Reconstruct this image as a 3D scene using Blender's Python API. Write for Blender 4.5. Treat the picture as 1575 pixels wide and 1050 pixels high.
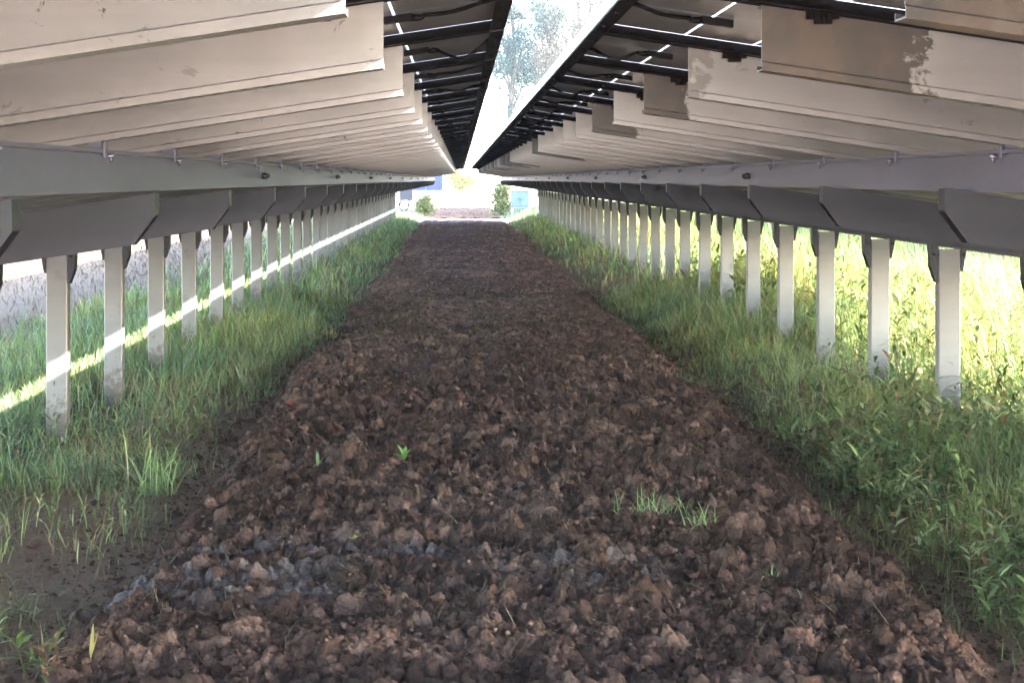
import bpy, bmesh, math, random
import numpy as np
from math import radians, pi, sin, cos, sqrt, atan2

for _o in list(bpy.data.objects): bpy.data.objects.remove(_o)
scn = bpy.context.scene
COL = scn.collection
random.seed(7)
RNG = np.random.default_rng(11)

# ------------------------------------------------------------------ camera
W, H = 1575.0, 1050.0
EYE = 1.6
FPX, VPX, VPY = 2340.0, 709.0, 276.0
cam_d = bpy.data.cameras.new('camera')
cam = bpy.data.objects.new('camera', cam_d); COL.objects.link(cam)
cam.location = (0, 0, EYE); cam.rotation_euler = (radians(90), 0, 0)
cam_d.sensor_width = 36; cam_d.lens = FPX / W * 36
cam_d.shift_x = (W / 2 - VPX) / W
cam_d.shift_y = (VPY - H / 2) / W
cam_d.clip_start = 0.05; cam_d.clip_end = 3000
scn.camera = cam

# ------------------------------------------------------------------ light
SUN_D = np.array([-1.0, 0.45, -0.58]); SUN_D /= np.linalg.norm(SUN_D)
sun_d = bpy.data.lights.new('sun', 'SUN'); sun = bpy.data.objects.new('sun', sun_d); COL.objects.link(sun)
from mathutils import Vector, Matrix, Euler
sun.rotation_euler = Vector(SUN_D).to_track_quat('-Z', 'Y').to_euler()
sun.location = (30, -15, 20)
sun_d.energy = 4.4; sun_d.angle = radians(0.5); sun_d.color = (1.0, 0.93, 0.82)
wd = bpy.data.worlds.new('World'); scn.world = wd; wd.use_nodes = True
nt = wd.node_tree
sky = nt.nodes.new('ShaderNodeTexSky'); sky.sky_type = 'NISHITA'; sky.sun_disc = False
sky.sun_elevation = math.asin(-SUN_D[2]); sky.sun_rotation = atan2(-SUN_D[0], -SUN_D[1])
bg = nt.nodes['Background']; bg.inputs['Strength'].default_value = 0.15
nt.links.new(sky.outputs[0], bg.inputs[0])
scn.view_settings.view_transform = 'Standard'; scn.view_settings.look = 'None'
scn.view_settings.exposure = 4.12; scn.view_settings.gamma = 1
try:
    scn.cycles.max_bounces = 10; scn.cycles.diffuse_bounces = 5; scn.cycles.glossy_bounces = 5
    scn.cycles.transparent_max_bounces = 16
    scn.cycles.use_denoising = True; scn.cycles.denoising_prefilter = 'FAST'
    scn.cycles.caustics_refractive = False; scn.cycles.sample_clamp_indirect = 2.0
except Exception: pass

# ------------------------------------------------------------------ helpers
def tag(o, label=None, cat=None, group=None, kind=None):
    if label: o['label'] = label
    if cat: o['category'] = cat
    if group: o['group'] = group
    if kind: o['kind'] = kind
    return o
def empty(name, loc=(0, 0, 0)):
    o = bpy.data.objects.new(name, None); COL.objects.link(o); o.location = loc
    o.empty_display_size = 0.2
    return o
def link(name, me, parent=None, loc=(0, 0, 0)):
    o = bpy.data.objects.new(name, me); COL.objects.link(o)
    o.location = loc
    if parent: o.parent = parent
    return o
def dup(o, parent, loc):
    c = o.copy(); COL.objects.link(c); c.parent = parent; c.location = loc
    return c
class MB:
    """collects boxes, prisms and tubes, links them as one mesh"""
    def __init__(s): s.v = []; s.f = []; s.sm = []
    def add(s, vs, fs, smooth=False, flip=False):
        n = len(s.v); s.v += [tuple(map(float, v)) for v in vs]
        for f in fs:
            f = [n + i for i in f]
            s.f.append(f[::-1] if flip else f); s.sm.append(smooth)
    def box(s, x0, x1, y0, y1, z0, z1):
        x0, x1 = min(x0, x1), max(x0, x1)
        s.add([(x0,y0,z0),(x1,y0,z0),(x1,y1,z0),(x0,y1,z0),(x0,y0,z1),(x1,y0,z1),(x1,y1,z1),(x0,y1,z1)],
              [(0,3,2,1),(4,5,6,7),(0,1,5,4),(1,2,6,5),(2,3,7,6),(3,0,4,7)])
    def loft(s, rings, cap=True, smooth=False, flip=False):
        n = len(rings[0]); vs = [p for r in rings for p in r]; fs = []
        for k in range(len(rings) - 1):
            for i in range(n):
                j = (i + 1) % n
                fs.append((k*n+i, k*n+j, (k+1)*n+j, (k+1)*n+i))
        if cap: fs.append(tuple(range(n))[::-1]); fs.append(tuple((len(rings)-1)*n + i for i in range(n)))
        s.add(vs, fs, smooth, flip)
    def tube(s, pts, r, n=6):
        pts = [np.array(p, float) for p in pts]; rings = []
        rr = r if hasattr(r, '__len__') else [r] * len(pts)
        for k, p in enumerate(pts):
            t = pts[min(k+1, len(pts)-1)] - pts[max(k-1, 0)]; t /= (np.linalg.norm(t) + 1e-9)
            a = np.cross(t, [0.13, 0.27, 0.95]);
            if np.linalg.norm(a) < 1e-3: a = np.cross(t, [1, 0, 0])
            a /= np.linalg.norm(a); b = np.cross(t, a)
            rings.append([p + rr[k] * (cos(2*pi*i/n) * a + sin(2*pi*i/n) * b) for i in range(n)])
        s.loft(rings, smooth=True)
    def mesh(s, name, mat):
        me = bpy.data.meshes.new(name); me.from_pydata(s.v, [], s.f)
        me.polygons.foreach_set('use_smooth', s.sm)
        if mat: me.materials.append(mat)
        me.update(); return me
    def build(s, name, mat, parent=None, loc=(0, 0, 0)): return link(name, s.mesh(name, mat), parent, loc)

def fast_mesh(name, V, F, mat, tint=None, smooth=False):
    """V (n,3); F (m,k) uniform polygons"""
    me = bpy.data.meshes.new(name)
    V = np.ascontiguousarray(V, np.float32); F = np.ascontiguousarray(F, np.int32)
    m, k = F.shape
    me.vertices.add(len(V)); me.vertices.foreach_set('co', V.ravel())
    me.loops.add(m * k); me.loops.foreach_set('vertex_index', F.ravel())
    me.polygons.add(m); me.polygons.foreach_set('loop_start', np.arange(0, m*k, k, dtype=np.int32))
    if smooth: me.polygons.foreach_set('use_smooth', np.ones(m, bool))
    if tint is not None:
        a = me.attributes.new('tint', 'FLOAT_COLOR', 'POINT')
        t = np.ones((len(V), 4), np.float32); t[:, :tint.shape[1]] = tint
        a.data.foreach_set('color', t.ravel())
    me.materials.append(mat); me.update(calc_edges=True); me.validate()
    return me

# numpy noise
def _h(ix, iy, s):
    h = (ix.astype(np.int64) * 374761393 + iy.astype(np.int64) * 668265263 + s * 982451653) & 0x7fffffff
    h = ((h ^ (h >> 13)) * 1274126177) & 0x7fffffff
    h = h ^ (h >> 16)
    return (h & 0xffffff) / float(0xffffff)
def vnoise(x, y, s=0):
    ix = np.floor(x); iy = np.floor(y); fx = x - ix; fy = y - iy
    fx = fx*fx*(3-2*fx); fy = fy*fy*(3-2*fy)
    ix = ix.astype(np.int64); iy = iy.astype(np.int64)
    a = _h(ix, iy, s); b = _h(ix+1, iy, s); c = _h(ix, iy+1, s); d = _h(ix+1, iy+1, s)
    return (a*(1-fx)+b*fx)*(1-fy) + (c*(1-fx)+d*fx)*fy
def fbm(x, y, o=4, s=0):
    r = 0; a = 0.5; f = 1.0
    for k in range(o): r = r + a * vnoise(x*f+17.3*k, y*f-9.1*k, s+k); a *= 0.5; f *= 2.03
    return r / (1 - 0.5**o)
def domes(x, y, cell, s, p=0.8):
    """heap of rounded clods: max over neighbouring jittered lumps; returns height (in cells) and id tone"""
    gx = x / cell; gy = y / cell; ix = np.floor(gx).astype(np.int64); iy = np.floor(gy).astype(np.int64)
    best = np.zeros_like(gx); tone = np.zeros_like(gx)
    for dx in (-1, 0, 1):
        for dy in (-1, 0, 1):
            cx = ix+dx; cy = iy+dy
            px = cx + _h(cx, cy, s); py = cy + _h(cx, cy, s+1)
            r = 0.45 + 0.55*_h(cx, cy, s+2)
            hh = np.where(_h(cx, cy, s+3) < p, 0.3 + 0.7*_h(cx, cy, s+4), 0)
            an = pi*_h(cx, cy, s+5); el = 0.65 + 0.35*_h(cx, cy, s+6)
            ux = (gx-px)*np.cos(an) + (gy-py)*np.sin(an); uy = (-(gx-px)*np.sin(an) + (gy-py)*np.cos(an)) / el
            d2 = (ux*ux+uy*uy) / (r*r)
            hgt = hh * r * np.sqrt(np.maximum(0, 1-d2))
            m = hgt > best
            best = np.where(m, hgt, best); tone = np.where(m, _h(cx, cy, s+7), tone)
    return best, tone

# ------------------------------------------------------------------ materials
def mat(name):
    m = bpy.data.materials.new(name); m.use_nodes = True
    return m, m.node_tree, m.node_tree.nodes['Principled BSDF']
def N(t, typ, **kw):
    n = t.nodes.new(typ)
    for k, v in kw.items():
        if k in n.inputs: n.inputs[k].default_value = v
        else: setattr(n, k, v)
    return n
def noise(t, scale, detail=4, rough=0.55, vec=None, dist=0.0):
    n = N(t, 'ShaderNodeTexNoise'); n.inputs['Scale'].default_value = scale
    n.inputs['Detail'].default_value = detail; n.inputs['Roughness'].default_value = rough
    n.inputs['Distortion'].default_value = dist
    if vec is not None: t.links.new(vec, n.inputs['Vector'])
    return n.outputs['Fac']
def ramp(t, fac, stops):
    r = N(t, 'ShaderNodeValToRGB'); e = r.color_ramp.elements
    while len(e) < len(stops): e.new(0.5)
    for el, (p, c) in zip(e, stops):
        el.position = p; el.color = (*c, 1) if len(c) == 3 else c
    t.links.new(fac, r.inputs[0]); return r.outputs[0]
def mix(t, fac, a, b, mode='MIX'):
    m = N(t, 'ShaderNodeMix'); m.data_type = 'RGBA'; m.blend_type = mode
    for idx, v in ((0, fac), (6, a), (7, b)):
        if hasattr(v, 'links'): t.links.new(v, m.inputs[idx])
        elif idx == 0: m.inputs[0].default_value = v
        else: m.inputs[idx].default_value = (*v, 1)
    return m.outputs[2]
def math_(t, op, a, b=None, c=None, clamp=False):
    m = N(t, 'ShaderNodeMath'); m.operation = op; m.use_clamp = clamp
    for i, v in enumerate((a, b, c)):
        if v is None: continue
        if hasattr(v, 'links'): t.links.new(v, m.inputs[i])
        else: m.inputs[i].default_value = v
    return m.outputs[0]
def bump(t, p, h, strength=0.3, dist=0.01):
    b = N(t, 'ShaderNodeBump'); b.inputs['Strength'].default_value = strength; b.inputs['Distance'].default_value = dist
    t.links.new(h, b.inputs['Height']); t.links.new(b.outputs[0], p.inputs['Normal'])
def coords(t, which='Object'): return N(t, 'ShaderNodeTexCoord').outputs[which]
def offset_coords(t, amount=37.0):
    """object coordinates shifted per object so copies do not share their stains"""
    oi = N(t, 'ShaderNodeObjectInfo'); a = N(t, 'ShaderNodeVectorMath'); a.operation = 'ADD'
    s = math_(t, 'MULTIPLY', oi.outputs['Random'], amount)
    t.links.new(coords(t), a.inputs[0]); t.links.new(s, a.inputs[1]); return a.outputs[0], oi

def make_metal(name, col, rough=0.4, metallic=0.85, stain=False, mud=False, dark=(0.30, 0.27, 0.24), spots=0.5):
    m, t, p = mat(name)
    vec, oi = offset_coords(t)
    n1 = noise(t, 2.5, 5, 0.6, vec); n2 = noise(t, 60, 3, 0.6, vec)
    c = mix(t, ramp(t, n1, [(0.3, (0, 0, 0)), (0.75, (1, 1, 1))]), tuple(x*0.86 for x in col), tuple(min(1, x*1.06) for x in col))
    # rolled streaks along the length
    mp = N(t, 'ShaderNodeMapping'); mp.inputs['Scale'].default_value = (0.6, 30, 30); t.links.new(vec, mp.inputs[0])
    ns = noise(t, 1.6, 4, 0.6, mp.outputs[0])
    c = mix(t, math_(t, 'MULTIPLY', ramp(t, ns, [(0.35, (0, 0, 0)), (0.7, (1, 1, 1))]), 0.35), c, tuple(x*0.78 for x in col))
    # dirt flecks
    fl = noise(t, 26, 6, 0.7, vec, 0.6)
    flm = ramp(t, fl, [(0.63, (0, 0, 0)), (0.67, (1, 1, 1))])
    big = ramp(t, noise(t, 3.1, 2, 0.5, vec), [(0.45, (0, 0, 0)), (0.65, (1, 1, 1))])
    fm = math_(t, 'MULTIPLY', math_(t, 'MULTIPLY', flm, big), spots)
    c = mix(t, fm, c, dark)
    rg = math_(t, 'ADD', math_(t, 'MULTIPLY', n1, 0.10), rough - 0.05)
    met = math_(t, 'SUBTRACT', metallic, math_(t, 'MULTIPLY', fm, 0.6))
    if mud:
        # splashed soil on the lowest part, and smudges higher up
        sz = N(t, 'ShaderNodeSeparateXYZ'); t.links.new(coords(t), sz.inputs[0])
        sp = math_(t, 'SUBTRACT', noise(t, 22, 6, 0.7, vec), math_(t, 'ADD', math_(t, 'MULTIPLY', sz.outputs[2], 1.1), 0.16))
        mk = math_(t, 'MULTIPLY', sp, 6, clamp=True)
        c = mix(t, math_(t, 'MULTIPLY', mk, 0.75), c, (0.10, 0.075, 0.06))
        sm = ramp(t, noise(t, 5, 4, 0.6, vec, 0.5), [(0.62, (0, 0, 0)), (0.72, (0.4, 0.4, 0.4))])
        c = mix(t, sm, c, (0.14, 0.135, 0.135))
        met = math_(t, 'SUBTRACT', met, math_(t, 'MULTIPLY', mk, 0.6))
    if stain:
        # a dirty film from the inner end up to a ragged edge; its length comes with the object (colour R), its tone with G
        sep = N(t, 'ShaderNodeSeparateColor'); t.links.new(oi.outputs['Color'], sep.inputs[0])
        sx = N(t, 'ShaderNodeSeparateXYZ'); t.links.new(coords(t), sx.inputs[0])
        ax = math_(t, 'ABSOLUTE', sx.outputs[0])
        wob = math_(t, 'MULTIPLY', math_(t, 'SUBTRACT', noise(t, 9, 6, 0.65, vec, 0.4), 0.5), 0.28)
        d = math_(t, 'SUBTRACT', sep.outputs[0], math_(t, 'ADD', ax, wob))
        msk = math_(t, 'MULTIPLY', d, 90, clamp=True)
        stn = ramp(t, noise(t, 7, 6, 0.65, vec, 0.8), [(0.3, (0.016, 0.013, 0.012)), (0.45, (0.034, 0.024, 0.018)), (0.6, (0.064, 0.040, 0.025)), (0.75, (0.10, 0.078, 0.064))])
        c = mix(t, math_(t, 'MULTIPLY', msk, math_(t, 'MULTIPLY', sep.outputs[1], 0.9)), c, stn)
        met = math_(t, 'SUBTRACT', met, math_(t, 'MULTIPLY', msk, 0.6))
        rg = math_(t, 'ADD', rg, math_(t, 'MULTIPLY', msk, 0.12))
    t.links.new(c, p.inputs['Base Color']); t.links.new(rg, p.inputs['Roughness']); t.links.new(met, p.inputs['Metallic'])
    bump(t, p, ns, 0.025, 0.002)
    return m

M_RAFTER = make_metal('galvanised_rafter', (0.41, 0.388, 0.385), 0.30, 0.80, stain=True, dark=(0.05, 0.042, 0.036), spots=0.9)
M_STEEL = make_metal('galvanised_steel', (0.295, 0.295, 0.375), 0.32, 0.8, dark=(0.07, 0.065, 0.06), spots=0.4)
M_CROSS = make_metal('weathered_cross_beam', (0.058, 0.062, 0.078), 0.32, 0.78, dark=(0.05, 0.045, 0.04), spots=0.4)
M_POST = make_metal('galvanised_post', (0.30, 0.305, 0.34), 0.42, 0.62, dark=(0.16, 0.15, 0.135), spots=0.7, mud=True)
M_BOLT = make_metal('bolt_steel', (0.12, 0.12, 0.125), 0.45, 0.7)
def plain(name, col, rough=0.5, metallic=0.0, var=0.25, sc=14, spec=0.5):
    m, t, p = mat(name)
    vec, oi = offset_coords(t)
    n = noise(t, sc, 5, 0.6, vec)
    c = mix(t, n, tuple(x*(1-var) for x in col), tuple(min(1, x*(1+var)) for x in col))
    t.links.new(c, p.inputs['Base Color']); p.inputs['Metallic'].default_value = metallic
    p.inputs['Specular IOR Level'].default_value = spec
    t.links.new(math_(t, 'ADD', math_(t, 'MULTIPLY', n, 0.2), rough - 0.1), p.inputs['Roughness'])
    bump(t, p, n, 0.12, 0.004)
    return m
M_FRAME = plain('near_black_frame', (0.007, 0.0055, 0.0065), 0.6, 0.0, 0.35, 22, 0.08)  # near-black tone for panel frames and clamps
M_RUBBER = plain('black_cable_rubber', (0.005, 0.005, 0.006), 0.5, 0, 0.25, 14, 0.18)
M_SKY_LIT_EDGE = plain('pale_sky_lit_edge', (0.80, 0.82, 0.84), 0.35, 0.7, 0.08)  # inner side of the same frames, coloured pale for the skylight on it
M_WHITE = plain('white_painted_steel', (0.74, 0.76, 0.78), 0.45)
M_BARK = plain('bark', (0.11, 0.085, 0.065), 0.9, 0, 0.4, 20)

def make_cell_mat(off):
    m, t, p = mat('bifacial_cells')
    sx = N(t, 'ShaderNodeSeparateXYZ'); t.links.new(coords(t), sx.inputs[0])
    x = math_(t, 'ABSOLUTE', sx.outputs[0]); y = sx.outputs[1]     # x: distance from the inner edge, y: across the panel
    def line(v, pitch, off, w):
        a = math_(t, 'FRACT', math_(t, 'ADD', math_(t, 'DIVIDE', math_(t, 'SUBTRACT', v, off), pitch), 0.5))
        return math_(t, 'LESS_THAN', math_(t, 'MULTIPLY', math_(t, 'ABSOLUTE', math_(t, 'SUBTRACT', a, 0.5)), pitch), w)
    l1 = line(x, 0.182, off, 0.0034)
    first = math_(t, 'GREATER_THAN', x, 0.2)
    l1 = math_(t, 'MULTIPLY', l1, first)
    l2 = math_(t, 'LESS_THAN', math_(t, 'ABSOLUTE', math_(t, 'SUBTRACT', y, 0.5)), 0.0022)
    l3 = math_(t, 'GREATER_THAN', math_(t, 'ABSOLUTE', math_(t, 'SUBTRACT', y, 0.5)), 0.4715)
    gap = math_(t, 'MAXIMUM', l1, math_(t, 'MAXIMUM', l3, math_(t, 'MULTIPLY', l2, 0.5)))
    fine = line(y, 0.0155, 0.0, 0.0011)
    vec, oi = offset_coords(t)
    mp = N(t, 'ShaderNodeMapping'); mp.inputs['Scale'].default_value = (1.0, 9, 1); t.links.new(vec, mp.inputs[0])
    n = noise(t, 5, 5, 0.6, mp.outputs[0])
    c = ramp(t, n, [(0.25, (0.075, 0.075, 0.08)), (0.7, (0.13, 0.13, 0.137))])
    c = mix(t, math_(t, 'MULTIPLY', fine, 0.45), c, (0.20, 0.20, 0.20))
    t.links.new(c, p.inputs['Base Color']); p.inputs['Roughness'].default_value = 0.3
    p.inputs['Specular IOR Level'].default_value = 0.5
    tr = N(t, 'ShaderNodeBsdfTranslucent'); tr.inputs[0].default_value = (0.62, 0.64, 0.68, 1)
    mx = N(t, 'ShaderNodeMixShader'); out = t.nodes['Material Output']
    t.links.new(math_(t, 'MULTIPLY', gap, 0.93), mx.inputs[0]); t.links.new(p.outputs[0], mx.inputs[1]); t.links.new(tr.outputs[0], mx.inputs[2])
    t.links.new(mx.outputs[0], out.inputs[0]); return m
M_CELLS = {-1: make_cell_mat(0.272), 1: make_cell_mat(0.25)}
M_BACK = plain('panel_backs', (0.14, 0.13, 0.125), 0.35)

def make_leaf_mat(name, transl=0.4, rough=0.5, gain=1.0):
    m, t, p = mat(name)
    a = N(t, 'ShaderNodeAttribute'); a.attribute_name = 'tint'
    p.inputs['Roughness'].default_value = rough; p.inputs['Specular IOR Level'].default_value = 0.35
    t.links.new(a.outputs['Color'], p.inputs['Base Color'])
    tr = N(t, 'ShaderNodeBsdfTranslucent')
    hs = N(t, 'ShaderNodeHueSaturation'); hs.inputs['Value'].default_value = 1.25; hs.inputs['Saturation'].default_value = 1.08; hs.inputs['Hue'].default_value = 0.492
    t.links.new(a.outputs['Color'], hs.inputs['Color']); t.links.new(hs.outputs[0], tr.inputs[0])
    mx = N(t, 'ShaderNodeMixShader'); mx.inputs[0].default_value = transl
    t.links.new(p.outputs[0], mx.inputs[1]); t.links.new(tr.outputs[0], mx.inputs[2])
    t.links.new(mx.outputs[0], t.nodes['Material Output'].inputs[0]); return m
M_GRASS = make_leaf_mat('grass_blades', 0.4, 0.45)
M_LEAF = make_leaf_mat('leaves', 0.35, 0.5)
M_DRY = make_leaf_mat('dry_straw', 0.2, 0.7)

def make_soil():
    m, t, p = mat('tilled_soil')
    a = N(t, 'ShaderNodeAttribute'); a.attribute_name = 'tint'
    v = coords(t)
    n1 = noise(t, 14, 8, 0.7, v); n2 = noise(t, 90, 6, 0.75, v); n3 = noise(t, 350, 3, 0.7, v)
    c = mix(t, 1.0, a.outputs['Color'], ramp(t, n2, [(0.28, (0.35, 0.34, 0.34)), (0.48, (0.9, 0.9, 0.9)), (0.72, (1.9, 1.8, 1.75))]), 'MULTIPLY')
    c = mix(t, 0.85, c, ramp(t, n1, [(0.25, (0.62, 0.60, 0.62)), (0.75, (1.25, 1.2, 1.15))]), 'MULTIPLY')
    c = mix(t, ramp(t, n3, [(0.60, (0, 0, 0)), (0.70, (0.7, 0.7, 0.7))]), c, (0.24, 0.175, 0.145))
    c = mix(t, ramp(t, n3, [(0.30, (0.8, 0.8, 0.8)), (0.42, (0, 0, 0))]), c, (0.02, 0.014, 0.013))
    t.links.new(c, p.inputs['Base Color']); p.inputs['Roughness'].default_value = 0.9
    p.inputs['Specular IOR Level'].default_value = 0.25
    hgt = math_(t, 'ADD', math_(t, 'MULTIPLY', n1, 1.0), math_(t, 'ADD', math_(t, 'MULTIPLY', n2, 0.55), math_(t, 'MULTIPLY', n3, 0.2)))
    bump(t, p, hgt, 0.9, 0.02)
    return m
M_SOIL = make_soil()

def make_ground():
    m, t, p = mat('field_ground')
    v = coords(t)
    a = N(t, 'ShaderNodeAttribute'); a.attribute_name = 'tint'
    n1 = noise(t, 5, 7, 0.7, v); n2 = noise(t, 45, 6, 0.75, v)
    c = mix(t, 1.0, a.outputs['Color'], ramp(t, n2, [(0.28, (0.55, 0.55, 0.55)), (0.5, (1, 1, 1)), (0.74, (1.5, 1.45, 1.4))]), 'MULTIPLY')
    c = mix(t, 0.7, c, ramp(t, n1, [(0.3, (0.75, 0.75, 0.75)), (0.7, (1.2, 1.2, 1.2))]), 'MULTIPLY')
    t.links.new(c, p.inputs['Base Color']); p.inputs['Roughness'].default_value = 0.92; p.inputs['Specular IOR Level'].default_value = 0.2
    bump(t, p, math_(t, 'ADD', n1, n2), 0.8, 0.03)
    return m
M_GROUND = make_ground()

# ------------------------------------------------------------------ ground
S_L = lambda y: -1.40 - 0.0045*np.clip(y-20, 0, 60) + 0.17*(fbm(y*0.8, y*0+3.3, 3, 5)-0.5)*2 + 0.10*(fbm(y*3.1, y*0+8.3, 3, 9)-0.5)*2
S_R = lambda y: 1.88 - 0.003*np.clip(y-20, 0, 60) + 0.14*(fbm(y*0.7, y*0+1.3, 3, 25)-0.5)*2 + 0.10*(fbm(y*2.7, y*0+4.3, 3, 29)-0.5)*2
def sstep(a, b, x): t = np.clip((x-a)/(b-a), 0, 1); return t*t*(3-2*t)
def ground_z(x, y):
    z = 0.13*sstep(1.9, 2.7, x) + 0.02*sstep(-1.3, -2.2, x)
    z = z + 0.06*sstep(56.0, 58.5, y)*sstep(61.5, 60.0, y)
    z = z + 0.05*(fbm(x*1.3, y*1.3, 3, 41)-0.5) * (1 - 0.8*sstep(60, 90, np.abs(y)))
    return z
def build_ground():
    xs = np.unique(np.concatenate([np.arange(-9, 9.01, 0.15), np.arange(-40, -9, 2.0), np.arange(9, 40.1, 2.0), np.array([-900, -400, -150, -80, 80, 150, 400, 900])]))
    ys = np.unique(np.concatenate([np.arange(-8, 14, 0.15), np.arange(14, 90, 0.5), np.arange(90, 140, 5.0), np.array([-900, -400, -150, -60, -25, 150, 200, 300, 500, 900])]))
    X, Y = np.meshgrid(xs, ys); Z = ground_z(X, Y) - 0.012
    # the tilled strip lies a little lower than the sheet beside it
    n, k = X.shape
    V = np.stack([X, Y, Z], -1).reshape(-1, 3)
    i = np.arange(n*k).reshape(n, k)
    F = np.stack([i[:-1, :-1], i[:-1, 1:], i[1:, 1:], i[1:, :-1]], -1).reshape(-1, 4)
    x, y = V[:, 0], V[:, 1]
    nz = fbm(x*0.9, y*0.9, 3, 3)
    base = np.array([0.19, 0.128, 0.094])[None] * (0.7+0.6*nz[:, None])                 # bare mud
    green = np.array([0.075, 0.085, 0.035])[None] * np.ones((len(x), 1))
    pale = np.array([0.25, 0.158, 0.10])[None] * np.ones((len(x), 1))
    white = np.array([0.55, 0.50, 0.42])[None] * np.ones((len(x), 1))
    c = base
    g = (sstep(0.35, 0.6, nz) * (np.maximum(sstep(-2.0, -2.5, x), sstep(2.5, 3.2, x))))[:, None]
    c = c*(1-g) + green*g
    g = sstep(-3.6, -4.4, x + 1.0*(nz-0.5) + 0.02*np.clip(y-15, 0, 40))[:, None]; c = c*(1-g) + pale*g
    g = np.maximum(sstep(78, 82, y + 2*(nz-0.5)), sstep(56, 56.8, y)*sstep(61, 60.2, y))[:, None]; c = c*(1-g) + white*g
    g = sstep(2.6, 1.0, y)[:, None]; c = c*(1-g) + np.array([0.36, 0.29, 0.22])[None]*g            # dry track behind the camera
    me = fast_mesh('ground', V, F, M_GROUND, tint=c, smooth=True)
    tag(link('ground', me), kind='structure')
build_ground()

def soil_height(x, y):
    u = (x - S_L(y)) / (S_R(y) - S_L(y))
    edge = np.minimum(u, 1-u) * 3.3
    env = sstep(-0.02, 0.28, edge)
    wx = x + 0.05*(fbm(x*11, y*11, 4, 71)-0.5) + 0.025*(fbm(x*45, y*45, 2, 73)-0.5); wy = y + 0.05*(fbm(x*11, y*11, 4, 77)-0.5) + 0.025*(fbm(x*45, y*45, 2, 79)-0.5)
    d1, t1 = domes(wx, wy, 0.080, 100, 0.42); d2, t2 = domes(wx, wy, 0.037, 120, 0.72); d3, t3 = domes(wx, wy, 0.019, 140, 0.8)
    big = fbm(x*1.6, y*1.6, 3, 61) - 0.5
    row = 0.018*np.sin(y*2*pi/0.55 + 3*fbm(x*0.8, y*0.8, 2, 66))
    dep = 0.35 + 0.65*sstep(22, 9, y)
    crumb = fbm(x*55, y*55, 3, 81) - 0.5
    ridge = 1 - 2*np.abs(fbm(x*21, y*21, 4, 85) - 0.5)*2
    z = 0.05 + 0.09*big + 0.05*(fbm(x*5, y*5, 2, 63)-0.5) + row + dep*(0.042*d1 + 0.042*d2*(0.55+0.9*d1) + 0.026*d3 + 0.024*ridge) + 0.020*crumb + 0.012*np.abs(fbm(x*120, y*120, 2, 88)-0.5)
    z = z*env - 0.05*(1-env)
    tone = np.where(d1 > d2*0.5, t1, np.where(d2 > 0.15, t2, t3))
    return z, tone, d1, u
def soil_tint(x, y, tone):
    n = fbm(x*1.1, y*1.1, 4, 91); n2 = fbm(x*3.5, y*3.5, 3, 97)
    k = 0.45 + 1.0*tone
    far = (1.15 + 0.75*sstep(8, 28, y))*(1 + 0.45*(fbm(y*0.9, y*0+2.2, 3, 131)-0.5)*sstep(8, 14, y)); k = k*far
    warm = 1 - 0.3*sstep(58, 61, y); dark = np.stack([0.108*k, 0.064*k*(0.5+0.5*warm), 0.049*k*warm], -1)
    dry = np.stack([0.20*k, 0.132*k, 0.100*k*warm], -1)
    w = np.clip(sstep(0.45, 0.8, n)*0.6 + 0.38*(tone > 0.82), 0, 0.8)[..., None]
    c = dark*(1-w) + dry*w
    # rusty lumps
    w = ((tone > 0.55) & (tone < 0.60)).astype(float)[..., None]*0.6
    c = c*(1-w) + np.array([0.13, 0.072, 0.045])*w
    # ash-grey patches near the camera
    def patch(cx, cy, rx, ry): return np.exp(-(((x-cx)/rx)**2 + ((y-cy)/ry)**2))
    a = patch(-1.05, 5.95, 0.45, 0.28) + 0.9*patch(-0.85, 5.65, 0.5, 0.16) + 1.0*patch(-0.10, 6.15, 0.15, 0.14) + 0.7*patch(0.45, 5.9, 0.3, 0.22) + 0.4*patch(-0.4, 6.3, 0.5, 0.15)
    w = np.clip(a*1.2*sstep(0.40, 0.60, fbm(x*8, y*8, 3, 98)), 0, 0.7)[..., None]
    c = c*(1-w) + np.stack([0.175*k, 0.166*k, 0.174*k], -1)*w
    # greenish film of sprouting weeds farther off
    w = (0.35*np.exp(-((y-17)/4.5)**2)*sstep(0.4, 0.7, n2))[..., None]
    c = c*(1-w) + np.array([0.085, 0.095, 0.045])*w
    return c
def build_soil():
    ys = [3.2]
    while ys[-1] < 90: ys.append(ys[-1] + (max(0.0085, ys[-1]*0.0019) if ys[-1] > 4.6 else 0.03))
    ys = np.array(ys); ys = ys[ys < 81.5]; us = np.linspace(-0.03, 1.03, 430)
    U, Y = np.meshgrid(us, ys); X = S_L(Y) + U*(S_R(Y)-S_L(Y))
    Z, tone, d1, _ = soil_height(X, Y)
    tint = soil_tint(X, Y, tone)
    # shove points sideways so that the lumps overhang
    amp = 0.026*sstep(14, 6, Y)
    X = X + amp*(fbm(X*28, Y*28, 3, 301)-0.5)*2; Y2 = Y + amp*(fbm(X*28, Y*28, 3, 307)-0.5)*2
    n, k = X.shape
    V = np.stack([X, Y2, Z + ground_z(X, Y)*0.0], -1).reshape(-1, 3)
    i = np.arange(n*k).reshape(n, k)
    F = np.stack([i[:-1, :-1], i[:-1, 1:], i[1:, 1:], i[1:, :-1]], -1)
    F = F[(ys[:-1] < 56.6) | (ys[:-1] > 60.6)].reshape(-1, 4)
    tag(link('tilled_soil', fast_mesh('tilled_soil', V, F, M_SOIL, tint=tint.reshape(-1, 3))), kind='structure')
build_soil()

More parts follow.
